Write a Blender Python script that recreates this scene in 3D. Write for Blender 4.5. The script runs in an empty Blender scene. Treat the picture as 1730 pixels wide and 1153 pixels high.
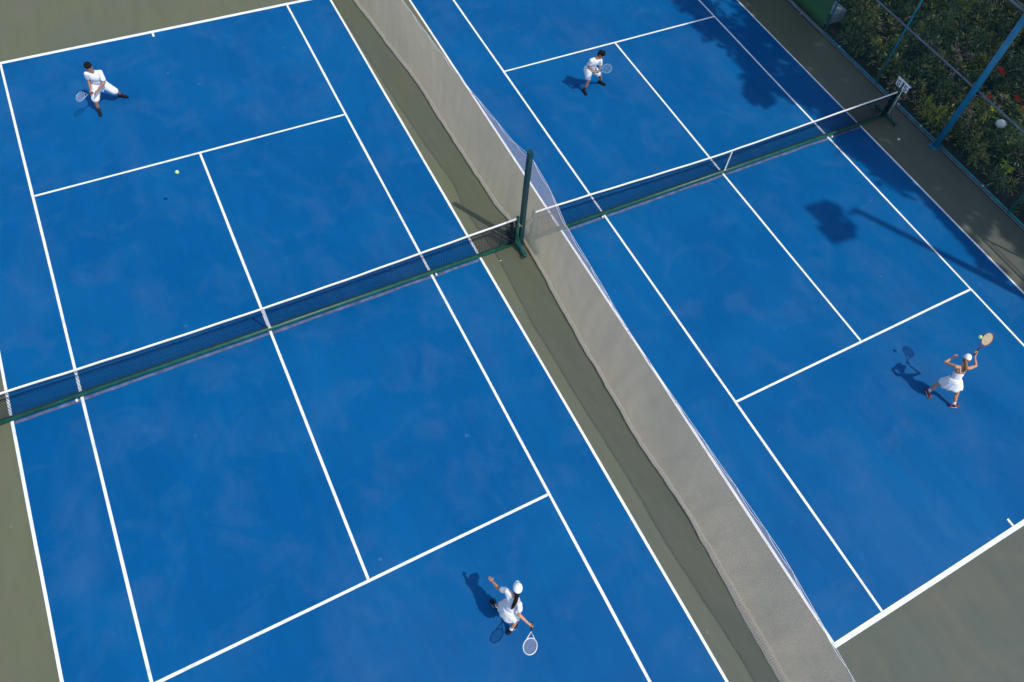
import bpy, bmesh, math, random
from mathutils import Vector, Matrix, noise, Quaternion
R = math.radians
sc = bpy.context.scene
C = sc.collection
random.seed(7)

# ------------------------------------------------------------------ camera
cam = bpy.data.cameras.new('camera'); co = bpy.data.objects.new('camera', cam); C.objects.link(co)
co.location = (-0.0528, -10.9669, 16.2286)
co.rotation_euler = (0.5823, -0.1109, -0.4956)
cam.sensor_width = 36; cam.lens = 27.1229
cam.shift_x = -0.05022; cam.shift_y = -0.02651
cam.clip_start = 0.1; cam.clip_end = 2000
sc.camera = co

# ------------------------------------------------------------------ light
SUN = Vector((0.32, -0.57, 1.0)).normalized()          # towards the sun
elev = math.asin(SUN.z)
w = bpy.data.worlds.new('World'); sc.world = w; w.use_nodes = True
nt = w.node_tree; nt.nodes.clear()
sky = nt.nodes.new('ShaderNodeTexSky'); sky.sky_type = 'NISHITA'; sky.sun_disc = False
sky.sun_elevation = elev; sky.sun_rotation = math.atan2(SUN.x, SUN.y)
bg = nt.nodes.new('ShaderNodeBackground'); bg.inputs[1].default_value = 0.15
wo = nt.nodes.new('ShaderNodeOutputWorld')
nt.links.new(sky.outputs[0], bg.inputs[0]); nt.links.new(bg.outputs[0], wo.inputs[0])
sl = bpy.data.lights.new('sun', 'SUN'); sl.energy = 2.75; sl.angle = R(0.8); sl.color = (1.0, 0.95, 0.88)
so = bpy.data.objects.new('sun', sl); C.objects.link(so)
so.rotation_euler = SUN.to_track_quat('Z', 'Y').to_euler(); so.location = (5, -10, 30)
sc.view_settings.view_transform = 'Standard'; sc.view_settings.look = 'None'
sc.view_settings.exposure = 0.22; sc.view_settings.gamma = 1.0; sc.view_settings.use_curve_mapping = False
sc.cycles.transparent_max_bounces = 24

# ------------------------------------------------------------------ helpers
def tag(o, label=None, cat=None, group=None, kind=None):
    if label: o['label'] = label
    if cat: o['category'] = cat
    if group: o['group'] = group
    if kind: o['kind'] = kind
    return o
def empty(name, loc=(0, 0, 0), rz=0):
    o = bpy.data.objects.new(name, None); C.objects.link(o); o.location = loc; o.rotation_euler = (0, 0, rz)
    o.empty_display_size = 0.2
    return o
class MB:
    """collects shapes for one mesh, in world coordinates"""
    def __init__(s): s.v = []; s.f = []; s.mi = []; s.m = 0
    def add(s, vs, fs):
        b = len(s.v); s.v += [tuple(v) for v in vs]; s.f += [tuple(b + i for i in f) for f in fs]; s.mi += [s.m] * len(fs)
        return s
    def box(s, c, size, rot=None):
        c = Vector(c); hx, hy, hz = [t / 2 for t in size]
        vs = [Vector((x, y, z)) for x in (-hx, hx) for y in (-hy, hy) for z in (-hz, hz)]
        if rot is not None: vs = [rot @ v for v in vs]
        return s.add([c + v for v in vs], [(0, 1, 3, 2), (4, 6, 7, 5), (0, 4, 5, 1), (2, 3, 7, 6), (0, 2, 6, 4), (1, 5, 7, 3)])
    def tube(s, pts, rad, n=10, caps=True, closed=False, flat=None):
        pts = [Vector(p) for p in pts]; m = len(pts)
        if not hasattr(rad, '__len__'): rad = [rad] * m
        up = None; vs = []
        for i, p in enumerate(pts):
            a = pts[(i - 1) % m] if (closed or i > 0) else p; b = pts[(i + 1) % m] if (closed or i < m - 1) else p
            t = (b - a).normalized()
            if up is None:
                up = Vector((0, 0, 1)) if abs(t.z) < 0.9 else Vector((1, 0, 0))
            u = (up - t * up.dot(t)).normalized(); up = u; v = t.cross(u)
            for k in range(n):
                an = 2 * math.pi * k / n + (math.pi / 4 if n == 4 else 0)
                ru = rad[i]; rv = rad[i] * (flat or 1)
                vs.append(p + u * math.cos(an) * ru + v * math.sin(an) * rv)
        fs = []
        L = m if closed else m - 1
        for i in range(L):
            j = (i + 1) % m
            for k in range(n): fs.append((i * n + k, i * n + (k + 1) % n, j * n + (k + 1) % n, j * n + k))
        if caps and not closed:
            fs.append(tuple(range(n))[::-1]); fs.append(tuple((m - 1) * n + k for k in range(n)))
        return s.add(vs, fs)
    def ell(s, c, r, rot=None, n=14, m=9):
        c = Vector(c); vs = []; fs = []
        for i in range(m + 1):
            th = math.pi * i / m
            for k in range(n):
                ph = 2 * math.pi * k / n
                v = Vector((r[0] * math.sin(th) * math.cos(ph), r[1] * math.sin(th) * math.sin(ph), r[2] * math.cos(th)))
                if rot is not None: v = rot @ v
                vs.append(c + v)
        for i in range(m):
            for k in range(n): fs.append((i * n + k, (i + 1) * n + k, (i + 1) * n + (k + 1) % n, i * n + (k + 1) % n))
        return s.add(vs, fs)
    def build(s, name, mats, parent=None, smooth=False):
        me = bpy.data.meshes.new(name)
        par = Vector(parent_world(parent)) if parent is not None else Vector((0, 0, 0))
        me.from_pydata([tuple(Vector(v) - par) for v in s.v], [], s.f)
        for m in (mats if isinstance(mats, (list, tuple)) else [mats]): me.materials.append(m)
        me.polygons.foreach_set('material_index', s.mi)
        me.polygons.foreach_set('use_smooth', [smooth] * len(me.polygons))
        me.update()
        o = bpy.data.objects.new(name, me); C.objects.link(o)
        if parent is not None: o.parent = parent
        return o
def parent_world(p):
    v = Vector((0, 0, 0))
    while p is not None: v += Vector(p.location); p = p.parent
    return v
def bevel(o, wd=0.006, seg=2):
    m = o.modifiers.new('bevel', 'BEVEL'); m.width = wd; m.segments = seg; m.limit_method = 'ANGLE'; return o
def lerp(a, b, t): return a + (b - a) * t
def interp(tab, x):
    if x <= tab[0][0]: return tab[0][1]
    for (a, va), (b, vb) in zip(tab, tab[1:]):
        if x <= b:
            t = (x - a) / (b - a); t = t * t * (3 - 2 * t) if False else t
            return va + (vb - va) * t
    return tab[-1][1]

# ------------------------------------------------------------------ materials
def mat(name, col, rough=0.6, metal=0.0, spec=0.5, var=0.0, scale=8.0, bump=0.0, bscale=60.0, coat=0.0):
    m = bpy.data.materials.new(name); m.use_nodes = True; t = m.node_tree; p = t.nodes['Principled BSDF']
    p.inputs['Base Color'].default_value = (*col, 1); p.inputs['Roughness'].default_value = rough
    p.inputs['Metallic'].default_value = metal; p.inputs['Specular IOR Level'].default_value = spec
    p.inputs['Coat Weight'].default_value = coat
    tc = t.nodes.new('ShaderNodeTexCoord')
    if var:
        n = t.nodes.new('ShaderNodeTexNoise'); n.inputs['Scale'].default_value = scale; n.inputs['Detail'].default_value = 6
        r = t.nodes.new('ShaderNodeMapRange'); r.inputs['From Min'].default_value = 0.3; r.inputs['From Max'].default_value = 0.7
        r.inputs['To Min'].default_value = 1 - var; r.inputs['To Max'].default_value = 1 + var
        h = t.nodes.new('ShaderNodeHueSaturation'); h.inputs['Color'].default_value = (*col, 1)
        t.links.new(tc.outputs['Object'], n.inputs['Vector']); t.links.new(n.outputs['Fac'], r.inputs['Value'])
        t.links.new(r.outputs[0], h.inputs['Value']); t.links.new(h.outputs[0], p.inputs['Base Color'])
    if bump:
        n2 = t.nodes.new('ShaderNodeTexNoise'); n2.inputs['Scale'].default_value = bscale; n2.inputs['Detail'].default_value = 4
        b = t.nodes.new('ShaderNodeBump'); b.inputs['Strength'].default_value = bump; b.inputs['Distance'].default_value = 0.01
        t.links.new(tc.outputs['Object'], n2.inputs['Vector']); t.links.new(n2.outputs['Fac'], b.inputs['Height'])
        t.links.new(b.outputs[0], p.inputs['Normal'])
    return m

def ramp(t, src, stops):
    r = t.nodes.new('ShaderNodeValToRGB'); e = r.color_ramp.elements
    while len(e) < len(stops): e.new(0.5)
    for k, (pos, c) in enumerate(stops): e[k].position = pos; e[k].color = (*c, 1) if len(c) == 3 else c
    t.links.new(src, r.inputs[0]); return r
def noi(t, tc, scale, detail=4, rough=0.5, dist=0.0, stretch=None, off=None):
    n = t.nodes.new('ShaderNodeTexNoise'); n.inputs['Scale'].default_value = scale; n.inputs['Detail'].default_value = detail
    n.inputs['Roughness'].default_value = rough; n.inputs['Distortion'].default_value = dist
    if stretch or off:
        mp = t.nodes.new('ShaderNodeMapping'); mp.inputs['Scale'].default_value = stretch or (1, 1, 1)
        mp.inputs['Location'].default_value = off or (0, 0, 0)
        t.links.new(tc, mp.inputs['Vector']); t.links.new(mp.outputs[0], n.inputs['Vector'])
    else: t.links.new(tc, n.inputs['Vector'])
    return n.outputs['Fac']
def mixc(t, fac, a, b, bt='MIX'):
    m = t.nodes.new('ShaderNodeMix'); m.data_type = 'RGBA'; m.blend_type = bt
    if isinstance(fac, (int, float)): m.inputs[0].default_value = fac
    else: t.links.new(fac, m.inputs[0])
    for i, x in ((6, a), (7, b)):
        if isinstance(x, tuple): m.inputs[i].default_value = (*x, 1)
        else: t.links.new(x, m.inputs[i])
    return m.outputs[2]
def math2(t, op, a, b=None):
    m = t.nodes.new('ShaderNodeMath'); m.operation = op
    for i, x in ((0, a), (1, b)):
        if x is None: continue
        if isinstance(x, (int, float)): m.inputs[i].default_value = x
        else: t.links.new(x, m.inputs[i])
    return m.outputs[0]

def court_mat(name, base, worn, dust_sheen, patch, speck, far=None):
    m = bpy.data.materials.new(name); m.use_nodes = True; t = m.node_tree; p = t.nodes['Principled BSDF']
    tc = t.nodes.new('ShaderNodeTexCoord').outputs['Object']
    # broad worn clouds; on blue, the paler blotches are painted-in sky reflections
    f1 = ramp(t, noi(t, tc, 0.33, 5, 0.55, 0.6), [(0.42, (0, 0, 0)), (0.66, (1, 1, 1))]).outputs[0]
    f2 = ramp(t, noi(t, tc, 0.9, 6, 0.6, 0.8, off=(11, 4, 0)), [(0.5, (0, 0, 0)), (0.72, (1, 1, 1))]).outputs[0]
    f3 = ramp(t, noi(t, tc, 0.5, 5, 0.55, 1.0, (1.0, 0.35, 1), (3, 9, 0)), [(0.54, (0, 0, 0)), (0.74, (1, 1, 1))]).outputs[0]
    fine = ramp(t, noi(t, tc, 55, 3, 0.7), [(0.3, (0.93, 0.93, 0.93)), (0.7, (1.07, 1.07, 1.07))]).outputs[0]
    squee = ramp(t, noi(t, tc, 1.2, 6, 0.65, 0.4, (3.0, 0.5, 1)), [(0.35, (0.96, 0.96, 0.96)), (0.65, (1.04, 1.04, 1.04))]).outputs[0]
    c = mixc(t, f1, base, worn)
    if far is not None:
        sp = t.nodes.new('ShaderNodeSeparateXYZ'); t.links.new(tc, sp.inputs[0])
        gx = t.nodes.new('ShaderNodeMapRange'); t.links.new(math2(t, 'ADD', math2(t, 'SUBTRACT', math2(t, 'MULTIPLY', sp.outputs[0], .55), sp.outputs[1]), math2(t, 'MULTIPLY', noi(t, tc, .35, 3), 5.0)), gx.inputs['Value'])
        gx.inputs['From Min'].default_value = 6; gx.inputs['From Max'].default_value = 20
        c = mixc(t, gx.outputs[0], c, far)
    c = mixc(t, math2(t, 'MULTIPLY', f2, patch), c, dust_sheen)
    c = mixc(t, math2(t, 'MULTIPLY', f3, patch * 0.9), c, dust_sheen)
    c = mixc(t, 1.0, c, fine, 'MULTIPLY'); c = mixc(t, 1.0, c, squee, 'MULTIPLY')
    # scuffs: sparse short pale marks
    v = t.nodes.new('ShaderNodeTexVoronoi'); v.inputs['Scale'].default_value = 0.9; v.feature = 'F1'
    mp = t.nodes.new('ShaderNodeMapping'); mp.inputs['Rotation'].default_value = (0, 0, 0.5)
    t.links.new(tc, mp.inputs['Vector']); t.links.new(mp.outputs[0], v.inputs['Vector'])
    wob = math2(t, 'ADD', v.outputs['Distance'], math2(t, 'MULTIPLY', noi(t, tc, 14, 2), 0.10))
    s = ramp(t, wob, [(0.068, (1, 1, 1)), (0.095, (0, 0, 0))]).outputs[0]
    c = mixc(t, math2(t, 'MULTIPLY', s, 0.18), c, speck)
    t.links.new(c, p.inputs['Base Color'])
    p.inputs['Roughness'].default_value = 0.5; p.inputs['Specular IOR Level'].default_value = 0.10
    rr = ramp(t, noi(t, tc, 0.6, 4), [(0.3, (0.42,) * 3), (0.7, (0.62,) * 3)]).outputs[0]
    t.links.new(rr, p.inputs['Roughness'])
    b = t.nodes.new('ShaderNodeBump'); b.inputs['Strength'].default_value = 0.12; b.inputs['Distance'].default_value = 0.004
    t.links.new(noi(t, tc, 220, 3), b.inputs['Height']); t.links.new(b.outputs[0], p.inputs['Normal'])
    return m
M = {}
M['blue'] = court_mat('blue acrylic court', (0.0, 0.084, 0.250), (0.001, 0.099, 0.274), (0.028, 0.113, 0.272), 0.42, (0.20, 0.33, 0.50))  # third tone: blotchy cloud and sky sheen put into the colour
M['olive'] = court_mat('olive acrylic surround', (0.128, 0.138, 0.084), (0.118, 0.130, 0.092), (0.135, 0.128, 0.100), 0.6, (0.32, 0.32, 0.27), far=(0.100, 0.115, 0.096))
def line_mat():
    m = bpy.data.materials.new('white line paint'); m.use_nodes = True; t = m.node_tree; p = t.nodes['Principled BSDF']
    tc = t.nodes.new('ShaderNodeTexCoord').outputs['Object']
    c = ramp(t, noi(t, tc, 3, 6, 0.7), [(0.28, (0.52, 0.56, 0.58)), (0.42, (0.74, 0.76, 0.76)), (0.62, (0.86, 0.87, 0.86))]).outputs[0]
    t.links.new(c, p.inputs['Base Color']); p.inputs['Roughness'].default_value = 0.6
    return m
M['line'] = line_mat()
M['pipe'] = mat('dark green painted steel', (0.005, 0.082, 0.060), 0.45, var=0.25, scale=5)
M['pole_green'] = mat('teal green painted steel', (0.003, 0.046, 0.054), 0.4, var=0.2, scale=4)
M['fence_teal'] = mat('teal painted fence pipe', (0.012, 0.20, 0.24), 0.45, var=0.3, scale=3)
M['fence_blue'] = mat('bright blue painted steel pole', (0.008, 0.20, 0.36), 0.45, var=0.2, scale=3, bump=0.1)
M['fence_grey'] = mat('greyish blue painted pipe', (0.15, 0.18, 0.24), 0.5, var=0.3, scale=3)
M['black'] = mat('black cord', (0.012, 0.016, 0.02), 0.8)
M['netcord'] = mat('dark net cord', (0.008, 0.014, 0.03), 0.9, spec=.08)
M['tape'] = mat('white net tape', (0.80, 0.80, 0.79), 0.8, var=0.06, scale=3)
M['strap'] = mat('off white strap', (0.62, 0.60, 0.62), 0.8, var=0.1, scale=20)
M['steel'] = mat('galvanised steel', (0.42, 0.43, 0.43), 0.35, metal=0.8, var=0.2)
M['rubber'] = mat('black rubber wheel', (0.02, 0.02, 0.02), 0.7)
M['hub'] = mat('white plastic hub', (0.7, 0.68, 0.66), 0.5)
M['wire'] = mat('pale rope', (0.62, 0.62, 0.64), 0.7)
M['concrete'] = mat('grey concrete', (0.20, 0.22, 0.26), 0.85, var=0.25, scale=4, bump=0.3, bscale=30)
M['screen'] = mat('green windscreen cloth', (0.030, 0.125, 0.055), 0.75, var=0.12, scale=1.5, bump=0.2, bscale=6)
M['bark'] = mat('grey brown bark', (0.10, 0.075, 0.05), 0.9, var=0.35, scale=6, bump=0.8, bscale=18)
M['rub'] = mat('rubbed grey lilac paint', (0.10, 0.115, 0.21), .8, var=.5, scale=5)
M['globe'] = mat('white lamp globe', (0.85, 0.86, 0.85), 0.35)
M['ball'] = mat('yellow green felt', (0.50, 0.78, 0.28), 0.9, bump=0.3, bscale=300)
M['lampblack'] = mat('dark floodlight housing', (0.05, 0.05, 0.055), 0.5)
M['glass'] = mat('floodlight glass', (0.5, 0.52, 0.55), 0.1)

# ------------------------------------------------------------------ the ground
D, DY = 13.379, 0.0515
S, B, V, W2 = 4.115, 11.885, 6.40, 5.485
def sheet(name, x0, x1, y0, y1, z, m, kind='structure', div=1):
    b = MB(); b.add([(x0, y0, z), (x1, y0, z), (x1, y1, z), (x0, y1, z)], [(0, 1, 2, 3)])
    o = b.build(name, m); tag(o, kind=kind); return o
soil_m = mat('dark leaf litter soil', (0.030, 0.022, 0.012), 0.95, var=0.5, scale=6, bump=1.0, bscale=25)
# one sheet to the horizon, under everything
sheet('ground', -600, 600, -600, 600, -0.02, soil_m)
sheet('court_surround', -13, 20.66, -20, 20, 0.0, M['olive'])
def court(cx, cy):
    sheet('court_surface', cx - W2, cx + W2, cy - B, cy + B, 0.004, M['blue'])
    b = MB(); z = 0.008; wl = 0.061; wb = 0.108
    def q(x0, x1, y0, y1): b.add([(cx + x0, cy + y0, z), (cx + x1, cy + y0, z), (cx + x1, cy + y1, z), (cx + x0, cy + y1, z)], [(0, 1, 2, 3)])
    def vline(x, y0, y1, ww=wl):   # in segments whose edges wander a little, like taped paint
        n = max(1, int((y1 - y0) / 1.5)); e = [(random.uniform(-.004, .004), random.uniform(-.004, .004)) for _ in range(n + 1)]
        for i in range(n):
            a = lerp(y0, y1, i / n); c = lerp(y0, y1, (i + 1) / n)
            b.add([(cx + x - ww / 2 + e[i][0], cy + a, z), (cx + x + ww / 2 + e[i][1], cy + a, z), (cx + x + ww / 2 + e[i + 1][1], cy + c, z), (cx + x - ww / 2 + e[i + 1][0], cy + c, z)], [(0, 1, 2, 3)])
    def hline(y, x0, x1, ww=wl):
        n = max(1, int((x1 - x0) / 1.5)); e = [(random.uniform(-.004, .004), random.uniform(-.004, .004)) for _ in range(n + 1)]
        for i in range(n):
            a = lerp(x0, x1, i / n); c = lerp(x0, x1, (i + 1) / n)
            b.add([(cx + a, cy + y - ww / 2 + e[i][0], z), (cx + c, cy + y - ww / 2 + e[i + 1][0], z), (cx + c, cy + y + ww / 2 + e[i + 1][1], z), (cx + a, cy + y + ww / 2 + e[i][1], z)], [(0, 1, 2, 3)])
    hline(B, -W2 - wl / 2, W2 + wl / 2, wb); hline(-B, -W2 - wl / 2, W2 + wl / 2, wb)
    for x in (-W2, W2): vline(x, -B + wb / 2 + .006, B - wb / 2 - .006)
    for x in (-S, S):
        vline(x, -B + wb / 2 + .006, -V); vline(x, -V, V); vline(x, V, B - wb / 2 - .006)
    for y in (-V, V): hline(y, -S + wl / 2 + .006, S - wl / 2 - .006)
    vline(0, -V + wl / 2 + .006, V - wl / 2 - .006)
    for y0, y1 in ((-B + wb / 2 + .006, -B + .24), (B - .24, B - wb / 2 - .006)): q(-.03, .03, y0, y1)
    tag(b.build('court_lines', M['line']), kind='structure')
court(0, 0); court(D, DY)

# ------------------------------------------------------------------ portable tennis nets
def tennis_net(cx, cy, y, zt, label, ends):
    """zt: height of the tape along x; ends = (left, right) end x"""
    xl, xr = ends
    root = empty('tennis_net', (cx, cy + y, 0)); tag(root, label, 'tennis net', 'portable nets across the two blue courts')
    Y = cy + y
    top = lambda x: interp(zt, x)
    # mesh of cords
    b = MB(); n = int((xr - xl) / 0.044)
    cw = 0.0041
    for i in range(n + 1):
        x = lerp(xl, xr, i / n); t = top(x) - 0.04
        sag = 0.012 * math.sin(x * 2.3)
        b.tube([(cx + x, Y, 0.13), (cx + x, Y - 0.02 + sag * .4, 0.13 + (t - .13) * .45), (cx + x, Y, t)], cw, 3, False)
    rows = 20
    for r in range(rows + 1):
        pts = []
        for i in range(0, 41):
            x = lerp(xl, xr, i / 40); t = top(x) - 0.04
            f = r / rows
            pts.append((cx + x, Y - 0.02 * math.sin(math.pi * f), 0.13 + (t - 0.13) * f))
        b.tube(pts, cw * .6, 3, False)
    for r in range(1, 5):      # doubled cords under the tape
        pts = [(cx + lerp(xl, xr, i / 40), Y - .004, top(lerp(xl, xr, i / 40)) - 0.055 - 0.022 * r) for i in range(41)]
        b.tube(pts, cw * .9, 3, False)
    b.build('netting', M['netcord'], root)
    # tape
    b = MB(); N = 60
    vs = []; fs = []
    for i in range(N + 1):
        x = lerp(xl, xr, i / N); t = top(x) + 0.004 * math.sin(x * 5.1)
        for dy_, dz in ((-.012, -.058), (-.015, -.02), (0, 0.004), (.015, -.02), (.012, -.058)): vs.append((cx + x, Y + dy_, t + dz))
    for i in range(N):
        for k in range(4): fs.append((i * 5 + k, i * 5 + k + 1, (i + 1) * 5 + k + 1, (i + 1) * 5 + k))
    b.add(vs, fs); b.build('headband', M['tape'], root, True)
    # centre strap
    b = MB(); b.box((cx + .02, Y - .022, (top(0) + .10) / 2), (.055, .006, top(0) - .12)); b.box((cx + .02, Y - .022, .13), (.07, .02, .06))
    b.build('centre_strap', M['strap'], root)
    # base pipe
    b = MB(); b.tube([(cx + xl - .05, Y, .085), (cx + xr + .05, Y, .085)], .060, 12)
    b.build('base_pipe', M['pipe'], root, True)
    b = MB(); vs = []; n = 90      # paint rubbed pale beside the pipe
    for i in range(n + 1):
        x = lerp(-W2 + .05, W2 - .05, i / n); w0 = .022 * (1 + 1.6 * noise.noise(Vector((x * 1.3 + cx, 0, 3))))
        vs += [(cx + x, Y - .098 - max(0, w0), .0062), (cx + x, Y - .05, .0062)]
    b.add(vs, [(2 * i, 2 * i + 2, 2 * i + 3, 2 * i + 1) for i in range(n)]); tag(b.build('rubbed_paint_strip', M['rub']), kind='structure')
    # bottom lacing rail of the net
    b = MB(); b.tube([(cx + xl, Y, .15), (cx + xr, Y, .15)], .008, 6); b.build('bottom_cord', M['black'], root)
    for x in (-S - .1, S + .1):   # small support wheels under the pipe
        b = MB(); b.tube([(cx + x - .02, Y - .085, .035), (cx + x + .02, Y - .085, .035)], .035, 10); wo_ = b.build('support_wheel', M['hub'], root)
        b = MB(); b.tube([(cx + x - .024, Y - .085, .035), (cx + x + .024, Y - .085, .035)], .018, 8); b.build('hub', M['hub'], wo_)
    for sx, x in ((-1, xl), (1, xr)):
        h = top(x) + .02
        b = MB(); px = x + sx * .05
        b.tube([(cx + px, Y, .06), (cx + px, Y, h)], .042, 4); b.box((cx + px, Y, h + .012), (.075, .075, .02))
        po = b.build('post', M['pipe'], root)
        b = MB(); b.tube([(cx + px - sx * .16, Y, .12), (cx + px - sx * .16, Y, h - .03)], .014, 6)
        b.tube([(cx + px - sx * .16, Y, h - .08), (cx + px, Y, h - .06)], .012, 6); b.tube([(cx + px - sx * .16, Y, .3), (cx + px, Y, .3)], .012, 6)
        b.build('inner_bar', M['pipe'], po)
        b = MB(); b.box((cx + px + sx * .04, Y - .03, h - .30), (.05, .05, .10)); b.tube([(cx + px + sx * .06, Y - .02, h - .30), (cx + px + sx * .12, Y - .06, h - .36)], .008, 6)
        b.build('winch', M['steel'], po)
        # foot bar across the end, on wheels
        b = MB(); b.box((cx + px + sx * .03, Y - .02, .10), (.10, 1.02, .075)); fo = bevel(b.build('foot', M['pipe'], root), .01)
        b = MB()
        b.tube([(cx + px, Y - .32, .14), (cx + px, Y - .02, .55)], .018, 6)
        b.tube([(cx + px - sx * .42, Y, .13), (cx + px - sx * .03, Y, .62)], .018, 6)
        b.build('brace', M['pipe'], root)
        for yy in (-.47, .43):
            b = MB(); b.tube([(cx + px + sx * .03 - .055, Y + yy, .045), (cx + px + sx * .03 - .10, Y + yy, .045)], .045, 12); wh = b.build('wheel', M['rubber'], fo)
            b = MB(); b.tube([(cx + px + sx * .03 - .05, Y + yy, .045), (cx + px + sx * .03 - .106, Y + yy, .045)], .018, 8); b.build('hub', M['hub'], wh)
    # bunch of slack netting tied to the end post
    b = MB()
    for k in range(14):
        sx = random.choice((-1, 1)) if False else 1
        x0 = xr - random.uniform(.02, .22)
        pts = [(cx + x0 + random.uniform(-.03, .03) + .03 * math.sin(q_ * 3 + k), Y - .02 - .05 * random.random(), lerp(top(xr) - .08, .16, q_ / 5)) for q_ in range(6)]
        b.tube(pts, .007, 4, False)
    b.build('slack_netting', M['netcord'], root)
    return root
tennis_net(0, 0, 0.11, [(-6.4, 1.11), (-5.2, 1.09), (-3.9, 1.03), (-2, .975), (0, .955), (2, .975), (3.9, 1.03), (5.1, 1.065), (6.4, 1.10)],
           'white taped net across the near left court, its green post beside the tall curtain post', (-6.4, 6.475))
tennis_net(D, DY, 0.03, [(-6.4, 1.17), (-4.7, 1.12), (-2.5, 1.02), (-.86, .955), (0, .955), (1.5, .975), (3, 1.01), (4.4, 1.04), (6.5, 1.07)],
           'white taped net across the right court, ending at the fence beside the scoreboard', (-6.38, 6.50))

# ------------------------------------------------------------------ scoreboard on a pole at the far net end
def digit(b, ch, o, u, v, nrm, s):
    seg = {'a': ((0, 2), (1, 2)), 'b': ((1, 2), (1, 1)), 'c': ((1, 1), (1, 0)), 'd': ((0, 0), (1, 0)), 'e': ((0, 0), (0, 1)), 'f': ((0, 1), (0, 2)), 'g': ((0, 1), (1, 1))}
    for k in {'0': 'abcdef', '5': 'afgcd', '6': 'afgcde'}[ch]:
        (x0, y0), (x1, y1) = seg[k]
        p = o + u * (x0 * s) + v * (y0 * s); q = o + u * (x1 * s) + v * (y1 * s)
        t = (q - p).normalized(); n2 = nrm.cross(t) * s * .17; t = t * s * .17
        vs = [p - t - n2, q + t - n2, q + t + n2, p - t + n2]
        b.add([x + nrm * .004 for x in vs] + [x for x in vs], [(0, 1, 2, 3), (7, 6, 5, 4), (0, 4, 5, 1), (1, 5, 6, 2), (2, 6, 7, 3), (3, 7, 4, 0)])
sx, sy = 20.04, 0.05
root = empty('scoreboard', (sx, sy, 0)); tag(root, 'small white scoreboard with two number plates on a thin pole at the net end', 'scoreboard')
b = MB(); b.tube([(sx, sy, .10), (sx, sy, 1.36)], .016, 8); b.build('pole', M['tape'], root, True)
b = MB(); b.box((sx - .02, sy + .07, 1.36), (.03, .56, .035)); b.build('top_bar', M['tape'], root)
for k, (yy, ch) in enumerate(((.215, '0'), (-.075, '5'))):
    b = MB(); b.box((sx - .035, sy + yy, 1.225), (.012, .20, .235)); pl = b.build('number_plate', M['tape'], root)
    b = MB(); digit(b, ch, Vector((sx - .0425, sy + yy + .045, 1.225 - .075)), Vector((0, -1, 0)), Vector((0, 0, 1)), Vector((-1, 0, 0)), .078); b.build('numeral', M['black'], pl)

# ------------------------------------------------------------------ divider curtain between the courts
def net_mat(name, alpha, col, pitch, mod=.22):
    m = bpy.data.materials.new(name); m.use_nodes = True; t = m.node_tree; t.nodes.clear()
    out = t.nodes.new('ShaderNodeOutputMaterial'); uv = t.nodes.new('ShaderNodeTexCoord').outputs['UV']
    sp = t.nodes.new('ShaderNodeSeparateXYZ'); t.links.new(uv, sp.inputs[0])
    def wave(s):
        a = math2(t, 'MULTIPLY', s, 2 * math.pi / pitch); return math2(t, 'MULTIPLY', math2(t, 'ADD', math2(t, 'SINE', a), 1.0), .5)
    k = math2(t, 'MAXIMUM', wave(sp.outputs[0]), wave(sp.outputs[1]))
    nz = noi(t, uv, 1.1, 5, 0.6, 0.4)
    nz2 = noi(t, uv, 3.0, 4, 0.6, 0.2, (0.9, 0.22, 1))
    a = math2(t, 'ADD', math2(t, 'MULTIPLY', math2(t, 'SUBTRACT', k, .65), mod), alpha)
    a = math2(t, 'ADD', a, math2(t, 'MULTIPLY', math2(t, 'SUBTRACT', nz, .5), .14))
    a = math2(t, 'ADD', a, math2(t, 'MULTIPLY', math2(t, 'SUBTRACT', nz2, .5), .16))
    d = t.nodes.new('ShaderNodeBsdfDiffuse'); d.inputs[0].default_value = (*col, 1)
    tl = t.nodes.new('ShaderNodeBsdfTranslucent'); tl.inputs[0].default_value = (*col, 1)
    ms = t.nodes.new('ShaderNodeMixShader'); ms.inputs[0].default_value = .78
    t.links.new(d.outputs[0], ms.inputs[1]); t.links.new(tl.outputs[0], ms.inputs[2])
    tr = t.nodes.new('ShaderNodeBsdfTransparent'); mm = t.nodes.new('ShaderNodeMixShader')
    t.links.new(a, mm.inputs[0]); t.links.new(tr.outputs[0], mm.inputs[1]); t.links.new(ms.outputs[0], mm.inputs[2])
    t.links.new(mm.outputs[0], out.inputs[0]); return m
M['curtain'] = net_mat('fine grey beige mesh', .33, (1.0, 0.82, 0.68), .03)
M['hem'] = net_mat('doubled mesh hem', .74, (0.97, 0.88, 0.80), .05, .40)
hem_x = [(-16, 6.4), (-11.9, 6.59), (-9.5, 6.68), (-7.8, 6.69), (-6.1, 6.63), (-3.15, 6.70), (-1.2, 6.80), (.7, 6.80), (1.6, 6.69), (4.18, 6.65), (7.2, 6.59), (11.4, 6.23), (16, 6.1)]
top_z = [(-16, 2.6), (-12.3, 2.27), (-11.76, 2.37), (-10, 2.66), (-8.56, 2.60), (-6, 2.60), (-4.7, 2.60), (-3.6, 2.69), (-2.7, 2.68), (-1.65, 2.66), (-.66, 2.97), (0, 3.06), (.3, 3.04), (1.04, 2.77), (1.72, 2.75), (2.4, 2.74), (3.6, 2.68), (5.5, 2.65), (7.5, 2.60), (11, 2.6), (16, 2.7)]
top_xt = [(-16, 6.72), (-8.5, 6.72), (-6, 6.65), (-4, 6.64), (-1.2, 6.78), (1.0, 6.78), (3, 6.62), (5.5, 6.48), (8, 6.42), (16, 6.3)]
def top_x(y): return interp(top_xt, y)
hooks = []; yy = -16.0
while yy < 16: hooks.append(yy); yy += random.uniform(.82, 1.05)
def scallop(y):
    for a, c in zip(hooks, hooks[1:]):
        if a <= y <= c: f = (y - a) / (c - a); return .085 * (4 * f * (1 - f))
    return 0
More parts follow.
